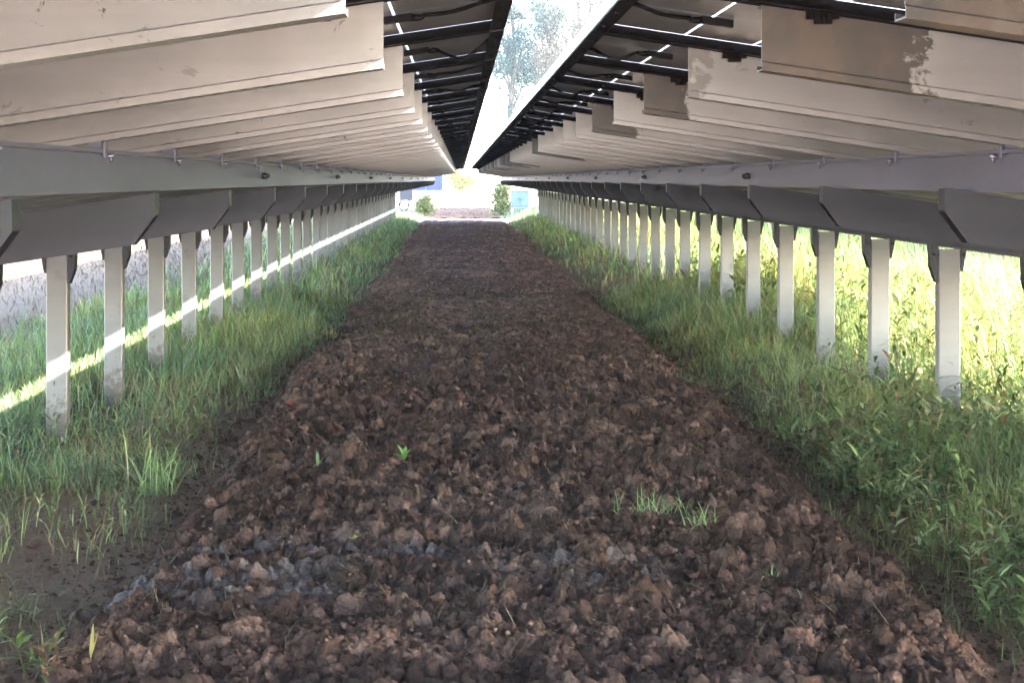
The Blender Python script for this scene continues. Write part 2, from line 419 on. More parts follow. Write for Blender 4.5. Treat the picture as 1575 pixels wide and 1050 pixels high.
def ico(sub):
    bm = bmesh.new(); bmesh.ops.create_icosphere(bm, subdivisions=sub, radius=1)
    V = np.array([v.co[:] for v in bm.verts]); F = np.array([[v.index for v in f.verts] for f in bm.faces]); bm.free()
    return V, F
def rot_mats(n, rng):
    q = rng.normal(size=(n, 4)); q /= np.linalg.norm(q, axis=1)[:, None]; w, x, y, z = q.T
    return np.stack([1-2*(y*y+z*z), 2*(x*y-z*w), 2*(x*z+y*w), 2*(x*y+z*w), 1-2*(x*x+z*z), 2*(y*z-x*w), 2*(x*z-y*w), 2*(y*z+x*w), 1-2*(x*x+y*y)], -1).reshape(n, 3, 3)
def lump_shapes(sub, count, rough, rng):
    V, F = ico(sub); out = []
    for k in range(count):
        D = V.copy(); r = np.ones(len(V))
        for o in range(6):
            f = 1.3*2**o; ph = rng.uniform(0, 9, 3); dirs = rng.normal(size=(5, 3)); dirs /= np.linalg.norm(dirs, axis=1)[:, None]
            s = np.sin((V @ dirs.T)*f*2 + ph[0] + np.arange(5)*1.7).mean(1)
            r += rough*(np.abs(s)-0.3)*1.2 / 1.6**o
        for o in range(4):     # flat broken faces
            nrm = rng.normal(size=3); nrm /= np.linalg.norm(nrm); h = rng.uniform(0.45, 0.8)
            dd = D @ nrm; D = D - np.maximum(dd-h, 0)[:, None]*nrm[None]
        out.append(D*r[:, None])
    return out, F
def build_clods():
    rng = np.random.default_rng(5); VV = []; FF = []; TT = []; base = 0
    for sub, n, smin, smax, y0, y1, pw in ((4, 500, 0.014, 0.036, 4.6, 8.5, 1.8), (2, 9000, 0.004, 0.015, 4.6, 9.5, 1.8), (2, 2600, 0.010, 0.035, 8.5, 16, 2.0), (1, 7000, 0.008, 0.03, 9, 24, 1.6)):
        shapes, F = lump_shapes(sub, 9, 0.75, rng)
        y = y0*(y1/y0)**rng.random(n); u = rng.uniform(-0.02, 1.02, n); sp = rng.random(n) < 0.10; u = np.where(sp, np.where(rng.random(n) < 0.6, -np.abs(rng.normal(0, 0.12, n)), 1+np.abs(rng.normal(0, 0.05, n))), u); x = S_L(y)+u*(S_R(y)-S_L(y))
        z, tone, _, _ = soil_height(x, y)
        z = np.maximum(z, ground_z(x, y)-0.012); s = smin + (smax-smin)*rng.random(n)**pw
        R = rot_mats(n, rng); sc = rng.uniform(0.65, 1.25, (n, 3)); pick = rng.integers(0, 9, n)
        S = np.stack(shapes)[pick]*sc[:, None, :]
        P = np.einsum('nij,nvj->nvi', R, S)*s[:, None, None]; P[..., 2] *= 0.8
        P += np.stack([x, y, z + s*0.25], -1)[:, None, :]
        nv = P.shape[1]
        VV.append(P.reshape(-1, 3)); FF.append((F[None] + (base + np.arange(n)*nv)[:, None, None]).reshape(-1, 3)); base += n*nv
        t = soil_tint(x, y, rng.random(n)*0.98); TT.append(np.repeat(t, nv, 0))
    me = fast_mesh('soil_clods', np.concatenate(VV), np.concatenate(FF), M_SOIL, tint=np.concatenate(TT))
    tag(link('soil_clods', me), kind='stuff', label='loose dark brown clods and crumbs covering the tilled strip', cat='soil')
build_clods()

# ------------------------------------------------------------------ grass
def blades(P, h, w, az, lean, curl, tint, seg=3, rng=RNG):
    """P (n,3) roots; returns V,F,T of tapered bent strips"""
    n = len(P); side = np.stack([np.cos(az), np.sin(az), np.zeros(n)], -1); fw = np.stack([-np.sin(az), np.cos(az), np.zeros(n)], -1)
    rows = []; ang = lean.copy(); p = P.copy(); L = h/seg
    for k in range(seg+1):
        f = k/seg; ww = w*(1-f**1.6)*(0.75+0.25*min(1, f*3)) + 0.0003
        rows.append(p - side*ww[:, None]*0.5); rows.append(p + side*ww[:, None]*0.5)
        p = p + (np.sin(ang)*L)[:, None]*fw + np.stack([np.zeros(n), np.zeros(n), np.cos(ang)*L], -1)
        ang = ang + curl/seg
    V = np.stack(rows, 1); m = 2*(seg+1)
    f = np.array([[2*k, 2*k+1, 2*k+3, 2*k+2] for k in range(seg)])
    F = (f[None] + (np.arange(n)*m)[:, None, None]).reshape(-1, 4)
    fade = np.repeat(np.linspace(0.85, 1.1, seg+1), 2)
    T = np.clip(tint[:, None, :]*fade[None, :, None], 0, 1)
    return V.reshape(-1, 3), F, T.reshape(-1, 3)
GREENS = np.array([[0.21, 0.315, 0.115], [0.255, 0.35, 0.135], [0.13, 0.22, 0.09], [0.42, 0.455, 0.245], [0.235, 0.335, 0.175]])
STRAW = np.array([[0.30, 0.235, 0.12], [0.24, 0.17, 0.10], [0.36, 0.30, 0.18]])
def merge(parts):
    V = []; F = []; T = []; b = 0
    for v, f, t in parts: V.append(v); F.append(f+b); T.append(t); b += len(v)
    return np.concatenate(V), np.concatenate(F), np.concatenate(T)
def tints(n, dry, rng, dark=1.0):
    c = GREENS[rng.integers(0, len(GREENS), n)]*rng.uniform(0.65, 1.25, (n, 1))*dark
    d = rng.random(n) < dry
    c[d] = STRAW[rng.integers(0, 3, d.sum())]*rng.uniform(0.6, 1.1, (d.sum(), 1))
    return c
def grass_field(side, n, y0, y1, u0, u1, hfun, dens, wid, dry, rng, seg=3):
    """side -1/1: u measured outward from the strip edge"""
    y = y0*(y1/y0)**rng.random(n)
    # even density on the ground
    y = np.sqrt(y0**2 + (y1**2-y0**2)*rng.random(n)) if y1/y0 > 2.5 else y0+(y1-y0)*rng.random(n)
    u = u0+(u1-u0)*rng.random(n)
    e = S_L(y) if side < 0 else S_R(y); x = e + side*u
    keep = rng.random(n) < dens(u, y, x); x, y, u = x[keep], y[keep], u[keep]; n = len(x)
    # gather the blades into tufts
    tx = np.round(x/0.13)*0.13; ty = np.round(y/0.13)*0.13
    jx = _h((tx*100).astype(np.int64), (ty*100).astype(np.int64), 5)-0.5; jy = _h((tx*100).astype(np.int64), (ty*100).astype(np.int64), 6)-0.5
    tuft = rng.random(n) < 0.55
    x = np.where(tuft, x + (tx+jx*0.15-x)*0.55, x); y = np.where(tuft, y + (ty+jy*0.15-y)*0.55, y)
    P = np.stack([x, y, ground_z(x, y)-0.015], -1)
    h = hfun(u, y, x)*rng.uniform(0.45, 1.15, n)
    w = wid*(0.6+0.8*rng.random(n))*np.clip(y/7.0, 0.8, 5)
    dr = dry(u, y, x) if callable(dry) else dry
    tt = tints(n, dr, rng)
    pn = fbm(x*0.9, y*0.9, 3, 231)[:, None]; pm = fbm(x*2.3, y*2.3, 2, 237)[:, None]
    tt = tt*(0.65 + 0.85*pm) * (1 + (pn-0.5)*np.array([[0.9, 0.4, -0.2]]))
    tt = tt*(1 - sstep(3.2, 3.9, x)[:, None]*np.array([[0.15, 0.2, 0.42]]))
    return blades(P, h, w, rng.uniform(0, 2*pi, n), np.abs(rng.normal(0, 0.5, n)), rng.uniform(0.1, 2.4, n), tt, seg, rng)
def build_grass():
    rng = np.random.default_rng(21); parts = []
    pat = lambda x, y, s, f=1.2: fbm(x*f, y*f, 3, s)
    # left verge
    bareL = lambda u, y, x: 1 - 0.97*np.exp(-((x+1.72)/0.36)**4 - ((y-6.15)/0.50)**4)
    dL = lambda u, y, x: np.clip(sstep(0.34, 0.55, pat(x, y, 201))*1.1 + 0.16 + 0.5*sstep(10, 13, y), 0.05, 1)*bareL(u, y, x)*sstep(-0.05, 0.3, u + 0.2*sstep(9, 13, y) + 0.55*(pat(x, y, 229, 2.5)-0.5))*sstep(3.3, 2.5, u + 0.7*(pat(x, y, 207)-0.5)-0.03*np.clip(y-14, 0, 60))
    hL = lambda u, y, x: (0.13 + 0.15*pat(x, y, 203) + 0.16*sstep(10.5, 14, y)*(0.5+pat(x, y, 204)))*(0.4+0.6*sstep(-.1, .6, u + 0.6*(pat(x, y, 223, 1.9)-0.5)))*(1-0.35*sstep(1.6, 2.8, u))
    dryL = lambda u, y, x: 0.18 + 0.38*sstep(1.0, 0.3, u)*sstep(13.0, 10, y) + 0.25*sstep(2.7, 3.4, u)
    parts.append(grass_field(-1, 34000, 4.8, 10, -0.1, 3.8, hL, dL, 0.0050, dryL, rng, 4))
    parts.append(grass_field(-1, 36000, 10, 20, -0.25, 3.9, hL, dL, 0.0055, dryL, rng))
    parts.append(grass_field(-1, 34000, 20, 64, -0.15, 4.4, hL, dL, 0.0060, dryL, rng))
    # right verge
    dR = lambda u, y, x: np.clip(sstep(0.32, 0.5, pat(x, y, 211))*1.2 + 0.16 + 0.5*sstep(12, 14, y) - 0.8*np.exp(-((x-2.45)/0.45)**2-((y-10.6)/1.2)**2), 0.02, 1)*sstep(-0.22, 0.12, u + 0.55*(pat(x, y, 219, 2.5)-0.5))
    hR = lambda u, y, x: 0.14 + 0.16*pat(x, y, 213) + 0.32*sstep(0.9, 1.9, u)*(0.4+pat(x, y, 214)) + 0.16*sstep(13, 16, y)*(0.5+pat(x, y, 216))
    hR0 = hR; hR = lambda u, y, x: hR0(u, y, x)*(0.32 + 0.68*sstep(-0.1, 0.75, u + 0.6*(pat(x, y, 221, 1.9)-0.5)))
    dryR = lambda u, y, x: 0.18 + 0.2*sstep(0.6, 0.0, u)
    parts.append(grass_field(1, 40000, 4.9, 10, -0.25, 3.2, hR, dR, 0.0052, dryR, rng, 4))
    parts.append(grass_field(1, 52000, 10, 20, -0.25, 5.0, hR, dR, 0.0056, dryR, rng))
    parts.append(grass_field(1, 46000, 20, 66, -0.15, 9.0, hR, dR, 0.0062, dryR, rng))
    V, F, T = merge(parts)
    tag(link('grass', fast_mesh('grass', V, F, M_GRASS, tint=T, smooth=True)), kind='stuff', label='green grass growing on both verges beside the tilled strip', cat='grass')
    # dry straw and stubble on the pale ground left of the posts and over the soil
    n = 16000; y = rng.uniform(10, 40, n); x = -3.7 - 6.5*rng.random(n)
    P = np.stack([x, y, ground_z(x, y)-0.01], -1)
    a = blades(P, rng.uniform(0.05, 0.16, n), rng.uniform(0.004, 0.008, n)*np.clip(y/9, 1, 4), rng.uniform(0, 6.3, n), rng.uniform(0.3, 1.5, n), rng.uniform(0, 0.8, n), STRAW[rng.integers(0, 3, n)]*np.array([0.9, 0.82, 0.95])*rng.uniform(0.25, 1.1, (n, 1)), 2)
    tag(link('stubble', fast_mesh('stubble', *a[:2], M_DRY, tint=a[2])), kind='stuff', label='pale dry stubble lying on the bare ground beyond the left posts', cat='stubble')
    n = 8000; y = 4.7*(22/4.7)**rng.random(n); u = rng.random(n); x = S_L(y)+u*(S_R(y)-S_L(y)); z = soil_height(x, y)[0]
    P = np.stack([x, y, z+0.006], -1)
    a = blades(P, 0.015+0.09*rng.random(n)**2.5, rng.uniform(0.0014, 0.0042, n)*np.clip(y/7, 1, 3), rng.uniform(0, 6.3, n), rng.uniform(0.7, 1.6, n), rng.uniform(-0.4, 0.7, n), STRAW[rng.integers(0, 3, n)]*rng.uniform(0.5, 1.3, (n, 1)), 3)
    n2 = 1500; y = 5 + 20*rng.random(n2)**0.7; u = rng.random(n2); x = S_L(y)+u*(S_R(y)-S_L(y)); z = soil_height(x, y)[0]
    k = rng.random(n2) < 0.15 + np.exp(-((y-17)/4)**2); x, y, z = x[k], y[k], z[k]; n2 = len(x)
    b = blades(np.stack([x, y, z], -1), rng.uniform(0.015, 0.06, n2), rng.uniform(0.002, 0.004, n2)*np.clip(y/7, 1, 3), rng.uniform(0, 6.3, n2), rng.uniform(0.1, 1.0, n2), rng.uniform(0, 1, n2), tints(n2, 0.3, rng), 3)
    V, F, T = merge([a, b])
    tag(link('straw_litter', fast_mesh('straw_litter', V, F, M_DRY, tint=T)), kind='stuff', label='bits of straw and tiny sprouts scattered over the tilled soil', cat='straw')
build_grass()

def build_litter():
    rng = np.random.default_rng(91); n = 9000; sd = rng.random(n) < 0.5; y = 4.8*(22/4.8)**rng.random(n); u = rng.uniform(-0.15, 2.6, n)
    x = np.where(sd, S_L(y)-u*0.8, S_R(y)+u)
    P = np.stack([x, y, ground_z(x, y)+0.004], -1)
    a = blades(P, 0.04+0.16*rng.random(n)**2, rng.uniform(0.0018, 0.0045, n)*np.clip(y/7, 1, 3), rng.uniform(0, 6.3, n), rng.uniform(0.9, 1.6, n), rng.uniform(-0.3, 0.5, n), STRAW[rng.integers(0, 3, n)]*rng.uniform(0.3, 1.2, (n, 1)), 3, rng)
    tag(link('grass_litter', fast_mesh('grass_litter', *a[:2], M_DRY, tint=a[2])), kind='stuff', label='dead straw and dry stems lying between the grass of both verges', cat='litter')
build_litter()
def leaf_geo(P, d, up, L, Wd, tint, droop=0.4):
    """lanceolate leaves: root P, direction d; 3 quads each"""
    n = len(P); side = np.cross(d, up); side /= np.linalg.norm(side, axis=1)[:, None]+1e-9
    prof = [0.15, 0.9, 0.75, 0.06]; rows = []; p = P.copy(); dd = d.copy()
    for k in range(4):
        hw = (Wd*prof[k]*0.5)[:, None]
        rows += [p - side*hw, p + side*hw]
        p = p + dd*(L/3)[:, None]; dd = dd - np.array([0, 0, 1.0])[None]*droop*0.5; dd /= np.linalg.norm(dd, axis=1)[:, None]
    V = np.stack(rows, 1); f = np.array([[0, 1, 3, 2], [2, 3, 5, 4], [4, 5, 7, 6]])
    F = (f[None]+(np.arange(n)*8)[:, None, None]).reshape(-1, 4)
    return V.reshape(-1, 3), F, np.repeat(tint, 8, 0)
def weed_stems(x, y, z, h, rng, leaves=9, L=0.09, Wd=0.018, tint=None, droop=0.5, lean=0.35):
    n = len(x); P0 = np.stack([x, y, z], -1); az = rng.uniform(0, 2*pi, n); ln = np.abs(rng.normal(0, lean, n))
    D = np.stack([np.cos(az)*np.sin(ln), np.sin(az)*np.sin(ln), np.cos(ln)], -1)
    tt = tints(n, 0.05, rng)*0.85 if tint is None else tint
    st = blades(P0, h, np.full(n, 0.004)*np.clip(y/7, .8, 3), az-pi/2, ln, rng.uniform(0, 0.3, n), tt*0.9, 3)
    parts = [st]
    for k in range(leaves):
        f = 0.15+0.85*(k+rng.random(n))/leaves
        P = P0 + D*(h*f)[:, None]
        la = az + k*2.4 + rng.uniform(-0.5, 0.5, n); el = rng.uniform(0.0, 0.9, n)
        d = np.stack([np.cos(la)*np.cos(el), np.sin(la)*np.cos(el), np.sin(el)], -1)
        c = tt*rng.uniform(0.45, 1.5, (n, 1))
        dry = rng.random(n) < 0.05; c[dry] = np.array([0.24, 0.14, 0.08])
        parts.append(leaf_geo(P, d, np.tile([0.0, 0.0, 1.0], (n, 1)), L*rng.uniform(0.6, 1.3, n)*np.clip(y/8, .9, 2), Wd*rng.uniform(0.6, 1.3, n)*np.clip(y/8, .9, 2), c, droop))
    return merge(parts)
def build_weeds():
    rng = np.random.default_rng(31); parts = []
    n = 2600; y = rng.uniform(4.9, 10.5, n); u = 0.02 + 2.6*rng.random(n)**0.85; x = S_R(y)+u
    k = (rng.random(n) < sstep(0.3, 0.55, fbm(x*1.5, y*1.5, 3, 401))*sstep(9.6, 8.2, y) + 0.12); x, y, u = x[k], y[k], u[k]
    parts.append(weed_stems(x, y, ground_z(x, y)-0.01, rng.uniform(0.14, 0.36, len(x))*(0.8+0.25*np.minimum(u, 2)), rng, 9, 0.095, 0.021))
    n = 1100; y = rng.uniform(9, 22, n); x = 3.0 + 3.5*rng.random(n)
    parts.append(weed_stems(x, y, ground_z(x, y)-0.01, rng.uniform(0.3, 0.62, n), rng, 9, 0.08, 0.018))
    n = 420; y = rng.uniform(4.8, 10, n); x = S_L(y) - 0.1 - 1.6*rng.random(n); k = np.exp(-((x+1.72)/0.36)**4 - ((y-6.15)/0.50)**4) < 0.3; x, y = x[k], y[k]; n = len(x)
    parts.append(weed_stems(x, y, ground_z(x, y)-0.01, rng.uniform(0.08, 0.2, n), rng, 7, 0.06, 0.012))
    V, F, T = merge(parts)
    tag(link('leafy_weeds', fast_mesh('leafy_weeds', V, F, M_LEAF, tint=T, smooth=True)), kind='stuff', label='leafy green weeds crowding the verge around the right posts', cat='weeds')
build_weeds()

# ------------------------------------------------------------------ the two solar tables
SLOPE = 0.15
Y_FIRST, Y_LAST = 1.0, 56.0
def solar_table(sgn, P, label):
    Xe, Xb, Xl, Xc, Xp = P['edge'], P['rafter_end'], P['beam'], P['chamfer'], P['post']
    root = empty('solar_table', (sgn*Xp, P['post_y'], 0)); tag(root, label, 'solar table', 'solar tables facing each other over the tilled strip')
    R0 = np.array([sgn*Xp, P['post_y'], 0.0])
    at = lambda x=0, y=0, z=0: (x-R0[0], y-R0[1], z-R0[2])
    fl = sgn < 0
    U = lambda u: sgn*u
    zt = lambda u: EYE + 0.355 + SLOPE*(Xb-u)              # top of the rafters
    rr = random.Random(3+sgn)
    # ---- rafters: web towards the camera, kinked lip below, flanges behind
    Lr = 2*(Xp-Xb) - P['trim']; h = 0.133; th = 0.0028
    prof = [(0.045, 0.0), (0.0, 0.0), (0.0, -h+0.019), (-0.005, -h+0.0165), (-0.005, -h), (0.05, -h), (0.05, -h+0.012),
            (0.05-th, -h+0.012), (0.05-th, -h+th), (-0.005+th, -h+th), (-0.005+th, -h+0.0165), (th, -h+0.019), (th, -th), (0.045, -th)]
    mb = MB()
    mb.loft([[(U(d), py, pz - SLOPE*d) for py, pz in prof] for d in (0, 0.6, 1.4, Lr)], flip=not fl)
    rafter_me = mb.mesh('rafter', M_RAFTER)
    cm = MB()      # clamp gripping the rafter's upper edge
    for d0, d1, y0, y1, z0, z1 in ((0.09, 0.155, -0.012, 0.012, -0.012, 0.004), (0.105, 0.14, -0.016, -0.004, -0.022, 0.006)):
        zz = -SLOPE*0.12
        cm.box(U(d0), U(d1), y0, y1, z0+zz, z1+zz)
    cm.tube([(U(0.1225), -0.022, -SLOPE*0.12-0.010), (U(0.1225), -0.006, -SLOPE*0.12-0.010)], 0.006, 8)
    clamp_me = cm.mesh('clamp', M_FRAME)
    # bracket fixing the rafter on the longitudinal beam
    bk = MB(); zb = zt(Xl)-h-EYE; z_beam = 0.081
    bk.box(U(Xl-0.004), U(Xl+0.03), 0.0, 0.042, z_beam+0.0005, zb+0.004)
    bk.box(U(Xl-0.0125), U(Xl-0.0095), 0.006, 0.030, z_beam-0.024, zb-0.002)
    bk.tube([(U(Xl-0.024), 0.062, z_beam-0.018), (U(Xl+0.002), 0.062, z_beam-0.018)], 0.0075, 7)
    bk.tube([(U(Xl-0.015), 0.064, z_beam-0.012), (U(Xl-0.015), 0.064, z_beam-0.036)], 0.005, 6)
    bracket_me = bk.mesh('bracket', M_STEEL)
    ys = []; k = -3
    while True:
        y = P['rafter_y'] + k; k += 1
        if y < Y_FIRST - 0.2: continue
        if y > Y_LAST: break
        ys.append(y)
    for i, y in enumerate(ys):
        o = link('rafter', rafter_me, root, at(U(Xb), y, EYE+0.355))
        st = P['stains'].get(i)
        if st is None: st = (0, 0) if sgn < 0 or rr.random() < 0.55 else (rr.uniform(0.15, 0.5), rr.uniform(0.4, 0.9))
        o.color = (st[0], st[1], 0, 1)
        if st[0] > 0.1: o['label'] = 'rafter with a ragged brown dirt patch at its inner end'
        c = link('clamp', clamp_me, o); c2 = link('bracket', bracket_me, o, (-U(Xb), 0, -0.355))
    # ---- panels on the rafters, joints above each rafter
    ue, um, uo = Xe, Xe+2.52, 2*Xp-Xe-P['trim']
    zp = lambda u: 0.355 + SLOPE*(Xb-u) + 0.002
    def panel_meshes(u0, u1, inner):
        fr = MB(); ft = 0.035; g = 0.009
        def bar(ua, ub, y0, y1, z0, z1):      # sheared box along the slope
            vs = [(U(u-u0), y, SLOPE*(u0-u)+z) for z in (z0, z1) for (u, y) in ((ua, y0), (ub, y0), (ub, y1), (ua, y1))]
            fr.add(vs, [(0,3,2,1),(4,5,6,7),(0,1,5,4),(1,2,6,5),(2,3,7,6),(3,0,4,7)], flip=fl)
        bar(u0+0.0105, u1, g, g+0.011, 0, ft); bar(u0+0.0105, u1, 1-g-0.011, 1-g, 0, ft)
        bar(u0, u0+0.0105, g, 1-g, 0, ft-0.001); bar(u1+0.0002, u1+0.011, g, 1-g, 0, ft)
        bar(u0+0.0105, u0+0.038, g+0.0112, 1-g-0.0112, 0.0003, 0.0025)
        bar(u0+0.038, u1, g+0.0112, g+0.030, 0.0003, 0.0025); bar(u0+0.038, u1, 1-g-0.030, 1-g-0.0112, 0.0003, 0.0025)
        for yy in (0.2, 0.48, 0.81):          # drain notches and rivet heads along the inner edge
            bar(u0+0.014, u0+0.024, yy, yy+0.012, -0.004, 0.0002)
        lam = MB()
        vs = [(U(u-u0), y, SLOPE*(u0-u)+z) for z in (ft-0.0075, ft-0.0015) for (u, y) in ((u0+0.011, g+0.0115), (u1-0.001, g+0.0115), (u1-0.001, 1-g-0.0115), (u0+0.011, 1-g-0.0115))]
        lam.add(vs, [(0,3,2,1),(4,5,6,7),(0,1,5,4),(1,2,6,5),(2,3,7,6),(3,0,4,7)], flip=fl)
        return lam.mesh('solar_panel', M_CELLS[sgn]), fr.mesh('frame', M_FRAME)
    in_lam, in_fr = panel_meshes(ue, um, True)
    out_lam, out_fr = panel_meshes(um+0.02, uo, False)
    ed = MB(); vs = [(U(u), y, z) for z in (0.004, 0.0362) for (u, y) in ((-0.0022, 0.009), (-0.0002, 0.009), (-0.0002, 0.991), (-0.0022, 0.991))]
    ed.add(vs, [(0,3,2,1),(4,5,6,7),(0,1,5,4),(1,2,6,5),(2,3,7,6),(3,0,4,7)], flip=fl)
    edge_me = ed.mesh('sky_lit_edge', M_SKY_LIT_EDGE)  # thin strip carrying the skylit tone of the frame's inner side
    def cable_mesh(v):
        rv = random.Random(v*13+5); m = MB(); j = MB()
        d0 = Xb-ue+0.03 + rv.uniform(-0.015, 0.02); zl = lambda d: 0.0275-SLOPE*d; yy = 0.52+rv.uniform(-0.04, 0.04)
        L = 0.075
        vs = [(U(d), y, zl(d)+z) for z in (-0.017, -0.0002) for (d, y) in ((d0-L, yy-0.013), (d0, yy-0.013), (d0, yy+0.013), (d0-L, yy+0.013))]
        j.add(vs, [(0,3,2,1),(4,5,6,7),(0,1,5,4),(1,2,6,5),(2,3,7,6),(3,0,4,7)])
        j.tube([(U(d0-L+0.004), yy, zl(d0-L)-0.010), (U(d0-L-0.016), yy, zl(d0-L)-0.010), (U(d0-L-0.03), yy, zl(d0-L)-0.009)], [0.0095, 0.0085, 0.005], 8)
        a = d0-L-0.025; sag = [0.004, 0.012, 0.05, 0.03][v % 4]; pts = []
        for q in range(12):
            f = q/11; d = a + (0.03-a)*f
            s = sag*sin(pi*min(1, f*1.15))**1.5 if v % 4 != 2 else sag*(1-abs(2*f-1))**0.8
            pts.append((U(d), yy + 0.10*f*(1 if v % 2 else -1) + 0.02*sin(5*f+v), zl(d)-0.009-s))
        m.tube(pts, 0.0052, 6)
        return m.mesh('cable', M_RUBBER), j.mesh('junction_box', M_RUBBER)
    cab = [cable_mesh(v) for v in range(4)]
    hk = MB()      # cable leads hanging from the panel's middle, near the beam
    for dd, yy, ln in ((Xl-0.10-ue, 0.30, 0.055), (Xl+0.06-ue, 0.62, 0.075), (Xl+0.75-ue, 0.45, 0.05)):
        z0 = 0.027-SLOPE*dd
        hk.tube([(U(dd), yy, z0), (U(dd+0.006), yy, z0-ln*0.4), (U(dd+0.012), yy, z0-ln*0.5), (U(dd+0.02), yy, z0-ln), (U(dd+0.028), yy, z0-ln*1.5)], [0.004, 0.005, 0.012, 0.011, 0.004], 7)
    lead_me = hk.mesh('cable_lead', M_RUBBER)
    n_out = 0
    stuff = MB()
    for i, y in enumerate(ys[:-1]):
        o = link('solar_panel', in_lam, root, at(U(ue), y, EYE+zp(ue)))
        link('frame', in_fr, o); link('sky_lit_edge', edge_me, o)
        v = rr.randrange(4) if i not in P['cables'] else P['cables'][i]
        link('cable', cab[v][0], o); link('junction_box', cab[v][1], o); link('cable_lead', lead_me, o)
        if i < 36:
            q = link('solar_panel', out_lam, root, at(U(um+0.02), y, EYE+zp(um+0.02))); link('frame', out_fr, q)
        else:
            n = len(stuff.v)
            for me in (out_lam,):
                stuff.add([(v.co.x+U(um+0.02)-R0[0], v.co.y+y-R0[1], v.co.z+EYE+zp(um+0.02)) for v in me.vertices], [tuple(p.vertices) for p in me.polygons])
    s = stuff.build('solar_panel', M_BACK, root); s['kind'] = 'stuff'
    # ---- longitudinal beams
    def long_beam(u_face, z0, ht, inward):
        b = MB(); s = inward; d = s  # profile in (u,z): web on the face, flanges going outward
        pr = [(0, 0.0), (0.0, ht-0.004), (0.003, ht), (0.055, ht), (0.055, ht-0.012), (0.052, ht-0.012), (0.052, ht-0.003), (0.004, ht-0.004), (0.003, ht-0.006),
              (0.003, 0.003), (0.052, 0.003), (0.052, 0.012), (0.055, 0.012), (0.055, 0), (-0.003, 0.0), (-0.003, 0.009)]
        ysb = np.arange(Y_FIRST-0.3, Y_LAST+1.5, 3.0)
        pr = [(0, 0), (0, ht-0.006), (-0.009, ht-0.005), (-0.009, ht+0.0055), (0.003, ht+0.0055)] + pr[3:]
        b.loft([[(U(u_face+d*pu)-R0[0], yy-R0[1], z0+pz) for pu, pz in pr] for yy in ysb], flip=fl)
        return b
    lb = long_beam(Xl, EYE-0.035, 0.11, 1).build('longitudinal_beam', M_STEEL, root)
    bolt = MB()
    for dy, dz, L in ((0, 0.055, 0.022), (0.045, 0.06, 0.03), (0.09, 0.055, 0.022)):
        bolt.tube([(U(-L), dy, dz), (U(0.001), dy, dz)], 0.0085, 7); bolt.tube([(U(-0.012), dy, dz), (U(-0.0005), dy, dz)], 0.014, 6)
    bolt_me = bolt.mesh('bolt', M_BOLT)
    yb = P['bolt_y']
    while yb < Y_LAST:
        link('bolt', bolt_me, lb, at(U(Xl), yb, EYE-0.04)); yb += 4.35
    u2 = 2*Xp-Xl; long_beam(u2, EYE-0.035-SLOPE*(u2-Xl), 0.11, -1).build('longitudinal_beam', M_STEEL, root)
    # ---- cross beams with a chamfered inner end
    zc = P['cross_top']; hb = P['cross_h']; Lc = 2*(Xp-Xc)
    cb = MB(); t = 0.004
    def pl(poly, y0, y1):      # poly of (d, z below the sloping top)
        n = len(poly); f_ = [(U(d), y0, z-SLOPE*d) for d, z in poly]; b_ = [(U(d), y1, z-SLOPE*d) for d, z in poly]
        cb.loft([f_, b_], flip=not fl)
    ch = 0.068
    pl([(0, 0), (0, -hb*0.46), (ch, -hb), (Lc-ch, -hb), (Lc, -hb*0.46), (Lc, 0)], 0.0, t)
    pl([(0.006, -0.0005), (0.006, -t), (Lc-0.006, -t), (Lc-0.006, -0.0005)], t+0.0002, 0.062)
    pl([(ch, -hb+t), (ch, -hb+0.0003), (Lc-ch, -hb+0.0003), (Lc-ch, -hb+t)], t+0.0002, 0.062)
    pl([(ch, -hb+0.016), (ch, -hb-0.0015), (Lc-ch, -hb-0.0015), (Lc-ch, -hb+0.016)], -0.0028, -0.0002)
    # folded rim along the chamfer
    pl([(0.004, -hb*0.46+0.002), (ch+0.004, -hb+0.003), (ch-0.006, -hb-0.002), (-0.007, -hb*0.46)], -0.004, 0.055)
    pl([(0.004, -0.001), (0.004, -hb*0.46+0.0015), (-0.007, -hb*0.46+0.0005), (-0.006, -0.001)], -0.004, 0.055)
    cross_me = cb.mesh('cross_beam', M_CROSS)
    # ---- posts: channel with its web to the camera, brackets left and right of the head
    zh = zc-hb-SLOPE*(Xp-Xc)+EYE      # underside of the cross beam above the post
    gz = P['ground']; pw = 0.128; top = zh-0.018
    po = MB()
    r_ = 0.006
    ring = [(-pw/2, r_), (-pw/2+r_, 0), (pw/2-r_, 0), (pw/2, r_), (pw/2, 0.075), (pw/2-0.018, 0.075), (pw/2-0.018, 0.072), (pw/2-0.003, 0.072), (pw/2-0.003, r_+0.002), (pw/2-r_, 0.003), (-pw/2+r_, 0.003), (-pw/2+0.003, r_+0.002), (-pw/2+0.003, 0.072), (-pw/2+0.018, 0.072), (-pw/2+0.018, 0.075), (-pw/2, 0.075)]
    po.loft([[(x, y, z) for x, y in ring] for z in (gz-0.35, gz+0.4, top)])
    post_me = po.mesh('post', M_POST)
    def gus(s, wd, hg, cut):
        g = MB(); a = pw/2+0.0015
        top_in = zh - 0.002; sl = -SLOPE*sgn*s
        poly = [(a, top_in), (a, zh-hg), (a+0.012, zh-hg), (a+wd, zh-cut), (a+wd+0.006, top_in)]
        f_ = [(s*x, 0.004, z + (sl*x if z > zh-0.01 else 0)) for x, z in poly]; b_ = [(s*x, 0.07, z + (sl*x if z > zh-0.01 else 0)) for x, z in poly]
        g.loft([f_, b_], flip=s < 0)
        g.tube([(s*(a+wd*0.5), -0.006, zh-0.05), (s*(a+wd*0.5), 0.005, zh-0.05)], 0.008, 6)
        return g.mesh('head_bracket', M_CROSS)
